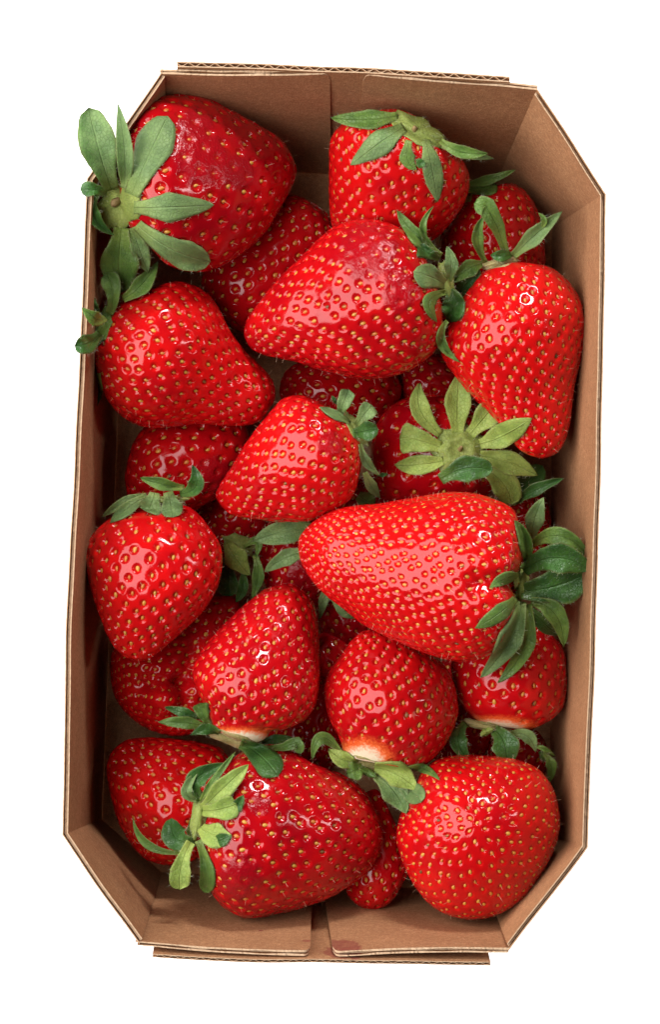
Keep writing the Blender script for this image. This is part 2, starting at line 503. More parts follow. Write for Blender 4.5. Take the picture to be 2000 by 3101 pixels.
berry('21', 30, 1, [(321,2315),(343,2268),(385,2240),(450,2234),(525,2238),(600,2248),(680,2275),(720,2370),(700,2480),(640,2570),(560,2618),(475,2616),(425,2591),(385,2546),(355,2491),(339,2430),(325,2365)], (690,2480), (330,2285),
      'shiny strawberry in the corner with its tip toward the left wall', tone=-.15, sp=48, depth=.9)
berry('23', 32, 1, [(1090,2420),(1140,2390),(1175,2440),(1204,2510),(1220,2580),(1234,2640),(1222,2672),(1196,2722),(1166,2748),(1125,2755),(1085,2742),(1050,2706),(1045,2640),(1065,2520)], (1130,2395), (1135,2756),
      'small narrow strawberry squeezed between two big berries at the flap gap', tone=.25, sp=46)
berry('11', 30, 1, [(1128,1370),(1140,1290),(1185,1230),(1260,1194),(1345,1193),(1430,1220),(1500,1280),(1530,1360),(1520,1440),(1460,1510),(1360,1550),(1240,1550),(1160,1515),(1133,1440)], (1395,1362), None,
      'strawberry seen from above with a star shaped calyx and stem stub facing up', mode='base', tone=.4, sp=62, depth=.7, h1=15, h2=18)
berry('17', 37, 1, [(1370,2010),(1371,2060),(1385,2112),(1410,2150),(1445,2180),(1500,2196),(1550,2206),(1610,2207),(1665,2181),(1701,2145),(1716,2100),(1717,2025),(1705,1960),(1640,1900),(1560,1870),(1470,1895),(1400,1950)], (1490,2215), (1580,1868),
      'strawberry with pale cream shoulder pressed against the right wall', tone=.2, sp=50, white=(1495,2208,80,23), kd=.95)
# ---- top layer
berry('24', 46, 2, [(1204,2520),(1210,2578),(1230,2640),(1260,2692),(1300,2736),(1350,2766),(1415,2780),(1485,2773),(1540,2751),(1590,2716),(1630,2661),(1670,2596),(1696,2525),(1698,2465),(1681,2400),(1646,2345),(1600,2314),(1530,2294),(1440,2286),(1350,2296),(1300,2319),(1264,2355),(1233,2420)], (1430,2470), None,
      'large round strawberry standing with its tip up in the corner, no calyx visible', mode='tip', tone=.0, sp=46, depth=.55, h1=19, h2=29)
berry('22', 45, 2, [(720,2280),(680,2330),(625,2395),(597,2475),(600,2575),(620,2628),(640,2690),(675,2737),(725,2771),(775,2778),(850,2763),(925,2746),(1000,2721),(1075,2676),(1125,2636),(1156,2575),(1162,2520),(1146,2465),(1110,2405),(1050,2356),(1000,2332),(950,2310),(885,2280),(825,2268),(770,2268)], (600,2490), (1162,2545),
      'large wide strawberry with a wrinkled bruise and pale green leaves near the front flap', tone=.42, sp=50, depth=.85, bruise=[(725,2655,75),(790,2440,38)], tilt=.2)
berry('13', 50, 2, [(260,1710),(267,1650),(290,1606),(330,1572),(375,1552),(440,1540),(500,1538),(550,1530),(588,1546),(628,1592),(664,1650),(673,1700),(665,1760),(640,1815),(600,1866),(550,1916),(500,1962),(450,1995),(400,1996),(355,1970),(325,1925),(300,1865),(275,1790)], (490,1535), (425,2000),
      'plump heart shaped strawberry by the left wall, tip toward the front flaps', tone=-.1, sp=52, depth=1.1, tilt=-.15)
berry('16', 44, 2, [(1110,1910),(1060,1945),(1025,1990),(998,2025),(979,2080),(982,2130),(995,2180),(1018,2222),(1032,2255),(1045,2288),(1090,2302),(1165,2300),(1225,2320),(1265,2323),(1310,2296),(1360,2240),(1388,2170),(1386,2120),(1371,2060),(1340,2010),(1285,1965),(1200,1910)], (1120,2310), (1200,1905),
      'round strawberry with a broad white neck above its calyx in the middle', tone=.1, sp=46, white=(1100,2308,54,42))
berry('15', 47, 2, [(850,1768),(800,1785),(750,1825),(700,1870),(650,1916),(610,1966),(585,2025),(594,2080),(618,2125),(640,2172),(655,2200),(700,2228),(750,2242),(795,2234),(820,2208),(875,2201),(925,2176),(956,2130),(971,2050),(968,1960),(961,1890),(950,1835),(922,1795),(888,1771)], (715,2238), (872,1768),
      'cone shaped strawberry with white shoulder, its tip pointing away from the front flaps', tone=.22, sp=44, white=(715,2242,92,23), tilt=.25)
berry('10', 49, 2, [(651,1500),(664,1465),(700,1410),(740,1346),(790,1281),(840,1221),(868,1203),(915,1199),(962,1214),(1010,1244),(1055,1280),(1086,1330),(1096,1390),(1088,1450),(1066,1505),(1020,1541),(965,1567),(925,1580),(850,1582),(800,1576),(710,1566),(672,1540)], (1080,1330), (653,1508),
      'bright strawberry in the middle with a small curled grey green calyx', tone=-.05, sp=43, tilt=.22, bruise=[(1000,1340,45)])
berry('7', 47, 2, [(290,1080),(295,1122),(315,1180),(350,1241),(400,1280),(450,1293),(525,1291),(600,1282),(675,1286),(740,1288),(790,1272),(821,1230),(833,1190),(822,1145),(790,1105),(745,1058),(700,1000),(660,930),(625,888),(575,861),(525,856),(478,872),(420,896),(365,926),(328,966),(303,1018)], (298,1040), (834,1215),
      'scuffed strawberry beside the left wall with pale corky patches', tone=-.05, sp=46, tilt=.22)
berry('4', 48, 2, [(1455,832),(1495,809),(1559,797),(1622,801),(1673,815),(1723,855),(1754,906),(1771,965),(1769,1041),(1765,1078),(1750,1150),(1735,1225),(1718,1320),(1701,1360),(1675,1380),(1640,1387),(1590,1371),(1560,1345),(1505,1280),(1425,1195),(1380,1135),(1347,1090),(1339,1060),(1360,998),(1386,935),(1411,885)], (1520,800), (1645,1388),
      'bright heart shaped strawberry along the right wall under curly leaves', tone=-.2, sp=44, tilt=.05)
berry('2', 47, 2, [(997,480),(1005,425),(1040,388),(1110,360),(1200,345),(1290,385),(1345,455),(1400,497),(1421,550),(1411,610),(1376,665),(1325,715),(1260,745),(1180,748),(1090,730),(1025,700),(1005,670),(999,620),(995,550)], (1262,365), (1170,750),
      'strawberry against the back flap with a wide hairy spread calyx', tone=-.15, sp=48, depth=.9, tilt=.45)
berry('5', 51, 3, [(738,1000),(750,958),(800,890),(850,835),(910,781),(965,722),(1015,681),(1065,665),(1125,662),(1180,675),(1230,705),(1272,752),(1305,825),(1330,900),(1340,965),(1336,1022),(1315,1066),(1260,1111),(1190,1138),(1125,1147),(1050,1142),(975,1125),(900,1097),(840,1082),(800,1073),(760,1052),(741,1022)], (1338,910), (738,1005),
      'tilted strawberry with a dull bruise on its shoulder, tip toward the left wall', tone=.2, sp=48, bruise=[(1120,760,100),(1210,880,70)], tilt=.15)
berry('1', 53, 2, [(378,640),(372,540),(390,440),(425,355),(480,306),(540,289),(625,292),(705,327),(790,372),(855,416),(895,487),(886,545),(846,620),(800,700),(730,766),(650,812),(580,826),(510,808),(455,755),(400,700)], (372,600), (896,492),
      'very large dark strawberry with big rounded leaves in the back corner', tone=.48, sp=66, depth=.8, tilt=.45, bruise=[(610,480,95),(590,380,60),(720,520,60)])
berry('12', 57, 3, [(902,1660),(907,1625),(930,1594),(965,1564),(1015,1540),(1075,1532),(1150,1527),(1225,1510),(1300,1495),(1375,1487),(1450,1495),(1515,1520),(1552,1545),(1566,1585),(1575,1635),(1577,1690),(1572,1750),(1562,1810),(1545,1870),(1526,1915),(1495,1968),(1453,1993),(1402,2004),(1348,1997),(1284,1978),(1225,1955),(1160,1925),(1100,1892),(1050,1852),(990,1805),(950,1765),(925,1730),(908,1697)], (1578,1750), (902,1655),
      'largest strawberry, bright red and densely seeded, lying across the others', tone=-.15, sp=40, depth=.9, dens=1.3, tilt=.2, grooves=[([(1580,1770),(1520,1765),(1450,1765)],34,.0022)])

BV = {}
GEO = {}

def catmull(poly, k=10):
    P = np.array(poly, dtype=float)
    n = len(P)
    out = []
    for i in range(n):
        p0, p1, p2, p3 = P[i - 1], P[i], P[(i + 1) % n], P[(i + 2) % n]
        for t in np.linspace(0, 1, k, endpoint=False):
            out.append(0.5 * ((2 * p1) + (-p0 + p2) * t + (2 * p0 - 5 * p1 + 4 * p2 - p3) * t ** 2 + (-p0 + 3 * p1 - 3 * p2 + p3) * t ** 3))
    return np.array(out)

def vnormals(Gd):
    du = np.gradient(Gd, axis=0)
    Gw = np.concatenate([Gd[:, -2:], Gd, Gd[:, :2]], 1)
    dv = np.gradient(Gw, axis=1)[:, 2:-2]
    n = np.cross(du, dv)
    l = np.linalg.norm(n, axis=2, keepdims=True)
    n = n / np.maximum(l, 1e-12)
    return n, l[..., 0]

def shape_berry(key):
    b = B[key]
    r = np.random.default_rng(abs(hash(('k' + key).encode().hex())) % 1 + sum(ord(c) * 37 for c in key))
    sp = catmull(b['poly'])
    cen = (sp.max(0) + sp.min(0)) / 2
    s = (HC - b['z']) / F
    loc = np.stack([(sp[:, 0] - cen[0]) * s, -(sp[:, 1] - cen[1]) * s], 1)
    size = (loc.max(0) - loc.min(0)).max()
    nu = int(np.clip(size / 0.00024, 60, 170))
    nv = int(np.clip(size * 3.1 / 0.00036, 110, 330))
    phi = np.linspace(0, 2 * math.pi, nv, endpoint=False)
    mode = b.get('mode', 'side')
    if mode == 'side':
        A = np.array([(b['A'][0] - cen[0]) * s, -(b['A'][1] - cen[1]) * s])
        T = np.array([(b['T'][0] - cen[0]) * s, -(b['T'][1] - cen[1]) * s])
        ax = (T - A) / np.linalg.norm(T - A)
        pp = np.array([-ax[1], ax[0]])
        X, Y = (loc - A) @ ax, (loc - A) @ pp
        x0, x1 = X.min(), X.max()
        u = (1 - np.cos(np.pi * np.linspace(0, 1, nu + 1))) / 2
        xs = x0 + (x1 - x0) * (u * 0.9996 + 0.0002)
        lo, hi = np.zeros(nu + 1), np.zeros(nu + 1)
        Xn, Yn = np.roll(X, -1), np.roll(Y, -1)
        for i, x in enumerate(xs):
            m = (X - x) * (Xn - x) <= 0
            t = (x - X[m]) / np.where(np.abs(Xn[m] - X[m]) < 1e-12, 1e-12, Xn[m] - X[m])
            y = Y[m] + np.clip(t, 0, 1) * (Yn[m] - Y[m])
            lo[i], hi[i] = y.min(), y.max()
        c, h = (lo + hi) / 2, (hi - lo) / 2
        h[0] = h[-1] = 0.0
        kd = b.get('kd', 0.92)
        hm = h.max()
        # depth follows a smoothed version of the half width
        Gd = np.zeros((nu + 1, nv, 3))
        cy = c[:, None] + h[:, None] * np.cos(phi)
        cz = kd * np.minimum(h, hm * 0.98)[:, None] * np.sin(phi)
        tn = (xs - x0) / (x1 - x0)
        cz = cz + (b.get('tilt', 0.0) * (0.5 - tn) * (x1 - x0))[:, None]
        Gd[..., 0] = A[0] + xs[:, None] * ax[0] + cy * pp[0]
        Gd[..., 1] = A[1] + xs[:, None] * ax[1] + cy * pp[1]
        Gd[..., 2] = cz
        axis3 = np.array([ax[0], ax[1], -b.get('tilt', 0)])
    else:
        pole = np.array([(b['A'][0] - cen[0]) * s, -(b['A'][1] - cen[1]) * s])
        ctr = loc.mean(0)
        ang = np.arctan2(loc[:, 1] - ctr[1], loc[:, 0] - ctr[0])
        rad = np.hypot(loc[:, 0] - ctr[0], loc[:, 1] - ctr[1])
        o = np.argsort(ang)
        R = np.interp(phi, np.concatenate([ang[o] - 2 * math.pi, ang[o], ang[o] + 2 * math.pi, ang[o] + 4 * math.pi]), np.tile(rad[o], 4))
        psi = np.pi * np.linspace(0, 1, nu + 1)
        h1, h2 = b['h1'] / 1000, b['h2'] / 1000
        tn = np.linspace(0, 1, nu + 1)
        if mode == 'tip':
            tn = 1 - tn
        ring = np.sin(psi) ** (0.92 if mode == 'base' else 1.0)
        zz = np.where(psi < np.pi / 2, h1 * np.cos(psi) ** (0.8 if mode == 'base' else 1.15), h2 * np.cos(psi))
        zz = np.where(np.isnan(zz), 0, zz)
        if mode == 'base':
            zz = zz - 0.0015 * np.exp(-(ring / 0.25) ** 2) * (psi < 1.5)
        else:
            # tip turned to the lens: cone with a blunt point
            zz = np.where(psi < np.pi / 2, h1 * (0.92 * np.cos(psi) + 0.08 * (1 - ring)), zz)
        k = np.clip(1 - ring, 0, 1) * (psi < np.pi / 2)
        cx = ctr[0] + (pole[0] - ctr[0]) * k
        cyy = ctr[1] + (pole[1] - ctr[1]) * k
        Gd = np.zeros((nu + 1, nv, 3))
        Gd[..., 0] = cx[:, None] + ring[:, None] * R * np.cos(phi)
        Gd[..., 1] = cyy[:, None] + ring[:, None] * R * np.sin(phi)
        Gd[..., 2] = zz[:, None]
        axis3 = np.array([0, 0, -1.0]) if mode == 'base' else np.array([0, 0, 1.0])
        ax = None
    # centre in the place
    C0 = W(cen[0], cen[1], b['z'])
    # soft lumps
    N, Ar = vnormals(Gd)
    if np.einsum('ijk,ijk->', N, Gd - Gd.mean((0, 1))) < 0:
        N = -N
        flip = True
    else:
        flip = False
    lump = np.zeros(Gd.shape[:2])
    for _ in range(7):
        k = r.normal(0, 1, 3)
        k /= np.linalg.norm(k)
        lump += np.sin(Gd @ k / r.uniform(0.0018, 0.0042) + r.uniform(0, 6.28))
    fade = np.sin(np.pi * np.clip(np.linspace(0, 1, Gd.shape[0]), 0, 1))[:, None] ** 0.5
    Gd = Gd + N * (lump * 0.00009 * fade)[..., None]
    # creases and knobs
    Pw = Gd + C0
    px = Pw[..., 0] / (HC - Pw[..., 2]) * F + CX
    py = -Pw[..., 1] / (HC - Pw[..., 2]) * F + CY
    up = (N[..., 2] > -0.1).astype(float)
    d = np.zeros(px.shape)
    for line, w, dep in b.get('grooves', []):
        L = np.array(line, dtype=float)
        dm = np.full(px.shape, 1e9)
        for a, e in zip(L[:-1], L[1:]):
            v = e - a
            t = np.clip(((px - a[0]) * v[0] + (py - a[1]) * v[1]) / (v @ v), 0, 1)
            dm = np.minimum(dm, np.hypot(px - a[0] - t * v[0], py - a[1] - t * v[1]))
        d -= dep * np.exp(-(dm / w) ** 2) * up
    for x, y, rr, hh in b.get('bumps', []):
        d += hh * np.exp(-(((px - x) ** 2 + (py - y) ** 2) / rr ** 2)) * up
    Gd = Gd + N * d[..., None]
    N, Ar = vnormals(Gd)
    if flip: N = -N
    GEO[key] = dict(G=Gd, N=N, A=Ar, C=C0, tn=tn, px=px, py=py, axis=axis3, s=s, rng=r, flip=flip)
    # coarse copy for resting leaves and finding what the lens sees
    su, sv = 3, 4
    g = np.concatenate([Gd[::su], Gd[-1:]], 0)[:, ::sv] + C0
    a_, b_ = g.shape[:2]
    faces = [(i * b_ + j, i * b_ + (j + 1) % b_, (i + 1) * b_ + (j + 1) % b_, (i + 1) * b_ + j) for i in range(a_ - 1) for j in range(b_)]
    BV[key] = BVHTree.FromPolygons([tuple(p) for p in g.reshape(-1, 3)], faces)

for k in B: shape_berry(k)

EYE = Vector((0, 0, HC))
def hit(px, py, keys):
    """highest point of the given berries under a photograph pixel"""
    d = (Vector(W(px, py, 0.0)) - EYE).normalized()
    best = None
    for k in keys:
        h = BV[k].ray_cast(EYE, d)
        if h[0] is not None and (best is None or h[0].z > best): best = h[0].z
    return best

def seed_mesh():
    nu, nv = 6, 8
    v, f = [], []
    for i in range(nu + 1):
        t = i / nu
        x = -0.5 + t
        rr = math.sin(math.pi * min(1, t ** 0.8)) ** 0.75 if 0 < t < 1 else 0
        for j in range(nv):
            a = 2 * math.pi * j / nv
            v.append((x * 1.0, 0.31 * rr * math.cos(a), 0.20 * rr * math.sin(a)))
    for i in range(nu):
        for j in range(nv):
            f.append((i * nv + j, i * nv + (j + 1) % nv, (i + 1) * nv + (j + 1) % nv, (i + 1) * nv + j))
    return np.array(v), f
SV, SF = seed_mesh()
SEED_ME = new_mesh('seed', SV, SF, ACHENE)

ROOT = {}
def build_berry(key):
    b, g = B[key], GEO[key]
    r = g['rng']
    Gd, N, Ar, C0, tn = g['G'], g['N'], g['A'], g['C'], g['tn']
    nu, nv = Gd.shape[0] - 1, Gd.shape[1]
    origin = np.array([C0[0], C0[1], C0[2] + Gd[..., 2].min()])
    root = empty('strawberry', origin)
    tag(root, b['label'], 'strawberry', G)
    ROOT[key] = root
    rel = C0 - origin
    # achenes in a spiral, closer together toward the tip
    dens = 1 + b.get('dens', 0.55) * tn ** 2
    wgt = Ar.sum(1) * dens * (tn > 0.035)
    cdf = np.concatenate([[0], np.cumsum((wgt[:-1] + wgt[1:]) / 2)])
    spc = b.get('sp', 44) * g['s'] * 0.95
    n = int(cdf[-1] / (spc ** 2 * 0.87))
    fr = (np.arange(n) + 0.5) / n * cdf[-1]
    ui = np.interp(fr, cdf, np.arange(nu + 1)) + r.normal(0, 0.55, n)
    if b.get('mode') == 'tip': pass
    ph = (np.arange(n) * 2.39996323 + r.uniform(0, 6.28) + r.normal(0, 0.02, n)) % (2 * math.pi)
    ui = np.clip(ui, 0.6, nu - 0.6)
    i0 = ui.astype(int); fu = (ui - i0)[:, None]
    jf = ph / (2 * math.pi) * nv
    j0 = jf.astype(int) % nv; fv = (jf - jf.astype(int))[:, None]
    i1, j1 = np.minimum(i0 + 1, nu), (j0 + 1) % nv
    def bil(M):
        return (1 - fu) * ((1 - fv) * M[i0, j0] + fv * M[i0, j1]) + fu * ((1 - fv) * M[i1, j0] + fv * M[i1, j1])
    SP, SN = bil(Gd), bil(N)
    SN /= np.linalg.norm(SN, axis=1, keepdims=True)
    SX = bil(np.gradient(Gd, axis=0)) * (-1 if b.get('mode') == 'tip' else 1)
    loc_sp = spc / np.sqrt(1 + b.get('dens', 0.55) * tn[i0] ** 2)
    # drop achenes inside the white necks
    if b.get('white'):
        wx, wy, wa, wb = b['white']
        Pw = SP + C0
        qx = Pw[:, 0] / (HC - Pw[:, 2]) * F + CX; qy = -Pw[:, 1] / (HC - Pw[:, 2]) * F + CY
        keep = ~((((qx - wx) / (wa + 10)) ** 2 + ((qy - wy) / (wb + 25)) ** 2) < 1.3)
        SP, SN, SX, loc_sp = SP[keep], SN[keep], SX[keep], loc_sp[keep]
    n = len(SP)
    V = Gd.reshape(-1, 3)
    d2 = (V ** 2).sum(1)[:, None] + (SP ** 2).sum(1)[None] - 2 * V @ SP.T
    x2 = np.maximum(d2, 0) / (loc_sp[None] ** 2)
    xmin = np.sqrt(x2.min(1)).reshape(nu + 1, nv)
    # masks
    px, py = g['px'], g['py']
    brs = np.zeros(px.shape)
    for x, y, rr in b.get('bruise', []):
        q = np.hypot(px - x, py - y) / rr
        brs = np.maximum(brs, 1 - smoothstep(0.55, 1.25, q))
    brs *= (N[..., 2] > -0.2)
    wht = np.zeros(px.shape)
    if b.get('white'):
        wx, wy, wa, wb = b['white']
        q = np.sqrt(((px - wx) / wa) ** 2 + ((py - wy) / wb) ** 2)
        wht = np.clip(1.06 - 0.46 * q, 0, 1)
    depth = 0.00074 * b.get('depth', 1.0) * (spc / 0.0034) ** 0.8 * (1 - 0.55 * brs) * (1 - np.clip(wht * 1.5, 0, 1))
    pit = 1 - smoothstep(0.13, 0.315, xmin)
    pillow = np.clip(xmin - 0.36, 0, 0.35) * 0.12
    Gp = Gd + N * ((pillow - pit) * depth)[..., None]
    ends = np.ones(nu + 1); ends[[0, -1]] = 0
    # mesh: rings plus one vertex at each pole
    verts = np.concatenate([[Gp[0].mean(0)], Gp[1:-1].reshape(-1, 3), [Gp[-1].mean(0)]]) + rel
    m = nu - 1
    I, J = np.meshgrid(np.arange(m - 1), np.arange(nv), indexing='ij')
    a = 1 + I * nv + J; c = 1 + I * nv + (J + 1) % nv
    quads = np.stack([a, c, c + nv, a + nv], -1).reshape(-1, 4)
    faces = quads.tolist()
    last = len(verts) - 1
    o = 1 + (m - 1) * nv
    faces += [(0, 1 + (j + 1) % nv, 1 + j) for j in range(nv)] + [(last, o + j, o + (j + 1) % nv) for j in range(nv)]
    if not g['flip']:
        pass
    me = new_mesh('flesh', verts, faces, FLESH)
    cut = lambda M: np.concatenate([[M[0].mean()], M[1:-1].ravel(), [M[-1].mean()]])
    float_attr(me, 'pit', cut(pit)); float_attr(me, 'bruise', cut(brs)); float_attr(me, 'white', cut(wht))
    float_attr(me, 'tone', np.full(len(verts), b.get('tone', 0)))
    import bmesh
    bm = bmesh.new(); bm.from_mesh(me); bmesh.ops.recalc_face_normals(bm, faces=bm.faces); bm.to_mesh(me); bm.free()
    link('flesh', me, root)
    # achenes
    bcover = np.zeros(n)
    hidden_v, hidden_f = [], []
    for i in range(n):
        nn = SN[i]; xx = SX[i] - nn * (SX[i] @ nn)
        xx = xx / (np.linalg.norm(xx) + 1e-12)
        xx = xx + np.cross(nn, xx) * r.normal(0, 0.15); xx /= np.linalg.norm(xx)
        yy = np.cross(nn, xx)
        ln = 0.00130 * r.uniform(0.78, 1.18) * (loc_sp[i] / 0.0034) ** 0.35
        p = SP[i] + rel - nn * (0.00055 * b.get('depth', 1.0) * (spc / 0.0034) ** 0.8)
        M = np.stack([xx * ln, yy * ln * r.uniform(0.9, 1.1), nn * ln], 1)
        seen = False
        if nn[2] > -0.15:
            P = Vector(p + origin + nn * 0.0009)
            dirv = P - EYE
            dist = dirv.length
            dirv.normalize()
            seen = True
            for t in BV.values():
                h = t.ray_cast(EYE, dirv)
                if h[0] is not None and h[3] < dist - 0.0004:
                    seen = False; break
        if seen:
            o_ = bpy.data.objects.new('seed', SEED_ME)
            o_.parent = root
            mt = Matrix.Identity(4)
            for q in range(3):
                for w in range(3): mt[q][w] = M[q, w]
                mt[q][3] = p[q]
            o_.matrix_basis = mt
            col.objects.link(o_)
        else:
            o0 = len(hidden_v)
            hidden_v.extend((SV @ M.T + p).tolist())
            hidden_f.extend([tuple(q + o0 for q in f) for f in SF])
    # the dried styles, one thread on each achene
    tv, tf = [], []
    for i in range(n):
        if SN[i][2] < -0.3 or r.uniform() < 0.25: continue
        nn = SN[i]; d0 = nn * r.uniform(0.2, 1.0) + r.normal(0, 0.6, 3)
        d0 /= np.linalg.norm(d0)
        sd = np.cross(d0, nn); sd /= np.linalg.norm(sd) + 1e-9
        p0 = SP[i] + rel - nn * 0.0003
        L_ = r.uniform(0.0009, 0.0019); o0 = len(tv)
        p1 = p0 + d0 * L_ * 0.55 + nn * 0.00025; p2 = p0 + d0 * L_
        for p_, w_ in ((p0, 2.4e-5), (p1, 2.0e-5)): tv += [p_ - sd * w_, p_ + sd * w_]
        tv.append(p2)
        tf += [(o0, o0 + 1, o0 + 3, o0 + 2), (o0 + 2, o0 + 3, o0 + 4)]
    hs = link('style_threads', new_mesh('style_threads', tv, tf, THREAD), root)
    hs['kind'] = 'stuff'
    if hidden_v:
        hm = link('seed_covering', new_mesh('seed_covering', hidden_v, hidden_f, ACHENE), root)
        hm['kind'] = 'stuff'

for k in B: build_berry(k)

# ------------------------------------------------------------------ calyces: a disc, its sepals and a stem stub
def bez(path, n):
    P = np.array(path, dtype=float)
    t = np.linspace(0, 1, n)[:, None]
    if len(P) == 2: return P[0] + (P[1] - P[0]) * t
    if len(P) == 3:
        c = 2 * P[1] - (P[0] + P[2]) / 2
        return (1 - t) ** 2 * P[0] + 2 * t * (1 - t) * c + t ** 2 * P[2]
    k = np.linspace(0, 1, len(P))
    return np.stack([np.interp(t[:, 0], k, P[:, i]) for i in (0, 1)], 1)

HV, HF = [], []
def sepal(key, parent, origin, z0, path, w, tone, dz=-2.0, arch=1.5, cup=0.28, shape='lance', drape=None, z=None, clear=0.5, twist=0.0):
    r = np.random.default_rng(int(path[0][0] * 7 + path[-1][1] * 13))
    nl, nw = 22, 9
    c = bez(path, nl)
    s = np.linspace(0, 1, nl)
    tg = np.gradient(c, axis=0); tg /= np.linalg.norm(tg, axis=1, keepdims=True)
    nr = np.stack([-tg[:, 1], tg[:, 0]], 1)
    if shape == 'lance': p_, q_, r_ = 0.42, 1.7, 0.78
    elif shape == 'ob': p_, q_, r_ = 0.64, 2.4, 0.5
    elif shape == 'round': p_, q_, r_ = 0.50, 2.0, 0.5
    else: p_, q_, r_ = 0.80, 2.6, 0.5          # blunt
    grow = smoothstep(0, p_ + 0.08, s)
    wd = (0.42 + 0.58 * grow) * (1 - np.clip((s - p_) / (1 - p_), 0, 1) ** q_) ** r_
    wd = wd * (1 + 0.05 * np.sin(s * r.uniform(9, 14) + r.uniform(0, 6)))
    a = np.linspace(-1, 1, nw)
    off = (a[None] * wd[:, None]) * w / 2
    jit = 1 + 0.015 * r.normal(0, 1, (nl, 1)) * (np.abs(a)[None] > 0.9)
    PX = c[:, None, 0] + nr[:, None, 0] * off * jit
    PY = c[:, None, 1] + nr[:, None, 1] * off * jit
    keys = [k for k in B if B[k]['layer'] <= B[key]['layer']] if drape is None else drape
    zb = z0 if z is None else z[0] / 1000
    zt = zb + dz / 1000 if z is None else z[1] / 1000
    zl = zb + (zt - zb) * s + arch / 1000 * 4 * s * (1 - s)
    wm = w * 0.000074
    Z = zl[:, None] + cup * wm * (np.abs(a)[None] ** 1.6) * wd[:, None]
    Z = Z + twist * wm * a[None] * s[:, None]
    Z = Z + 0.00022 * np.sin(s[:, None] * 10 + a[None] * 3 + r.uniform(0, 6)) + 0.00034 * np.abs(a)[None] ** 2 * np.sin(s[:, None] * r.uniform(14, 22) + np.sign(a)[None] * 1.7 + r.uniform(0, 6)) * (wm / 0.005)
    S = np.full(Z.shape, -1.0)
    for i in range(nl):
        for j in range(0, nw, 2):
            h = hit(PX[i, j], PY[i, j], keys)
            if h is not None: S[i, j] = h
        for j in range(1, nw, 2): S[i, j] = max(S[i, j - 1], S[i, j + 1])
    c_ = clear / 1000
    Z = np.maximum(Z, S + c_)
    for _ in range(3):
        Zp = np.pad(Z, 1, mode='edge')
        Z = (Zp[:-2, 1:-1] + Zp[2:, 1:-1] + Zp[1:-1, :-2] + Zp[1:-1, 2:] + 2 * Z) / 6
        Z = np.maximum(Z, S + c_ * 0.8)
    P = np.zeros((nl, nw, 3))
    sc = (HC - Z) / F
    P[..., 0] = (PX - CX) * sc; P[..., 1] = -(PY - CY) * sc; P[..., 2] = Z
    du, dv = np.gradient(P, axis=0), np.gradient(P, axis=1)
    n = np.cross(du, dv); n /= np.maximum(np.linalg.norm(n, axis=2, keepdims=True), 1e-12)
    n = np.where(n[..., 2:3] < 0, -n, n)
    th = 0.00019 * (1 - 0.6 * np.abs(a)[None, :, None])
    top, bot = P + n * th / 2, P - n * th / 2
    mb = MB()
    mb.grid(top - origin); mb.grid(bot - origin, True)
    N_ = nl * nw
    def rim(seq):
        for x, y in zip(seq[:-1], seq[1:]): mb.f.append((x, y, N_ + y, N_ + x))
    idx = np.arange(N_).reshape(nl, nw)
    rim(list(idx[0, ::-1])); rim(list(idx[:, 0])); rim(list(idx[-1])); rim(list(idx[::-1, -1]))
    me_ = new_mesh('sepal', mb.v, mb.f, LEAF[tone])
    float_attr(me_, 'along', np.tile(np.repeat(s, nw), 2))
    float_attr(me_, 'across', np.tile(np.tile(a, nl), 2))
    import bmesh
    bm = bmesh.new(); bm.from_mesh(me_); bmesh.ops.recalc_face_normals(bm, faces=bm.faces); bm.to_mesh(me_); bm.free()
    for _ in range(int(8 + w * 0.4)):
        i = r.integers(1, nl); j = r.choice([0, nw - 1, r.integers(0, nw)])
        p0 = P[i, j] - origin
        outw = (P[i, j] - P[i, nw // 2]); outw = outw / (np.linalg.norm(outw) + 1e-6)
        d0 = outw * r.uniform(0.3, 1) + r.normal(0, 0.35, 3) + np.array([0, 0, 0.35])
        d0 /= np.linalg.norm(d0)
        sd = np.cross(d0, [0.2, 0.1, 1.0]); sd /= np.linalg.norm(sd) + 1e-9
        L_ = r.uniform(0.0006, 0.0014); o0 = len(HV)
        HV.extend([p0 - sd * 1.5e-5, p0 + sd * 1.5e-5, p0 + d0 * L_]); HF.append((o0, o0 + 1, o0 + 2))
    return link('sepal', me_, parent)

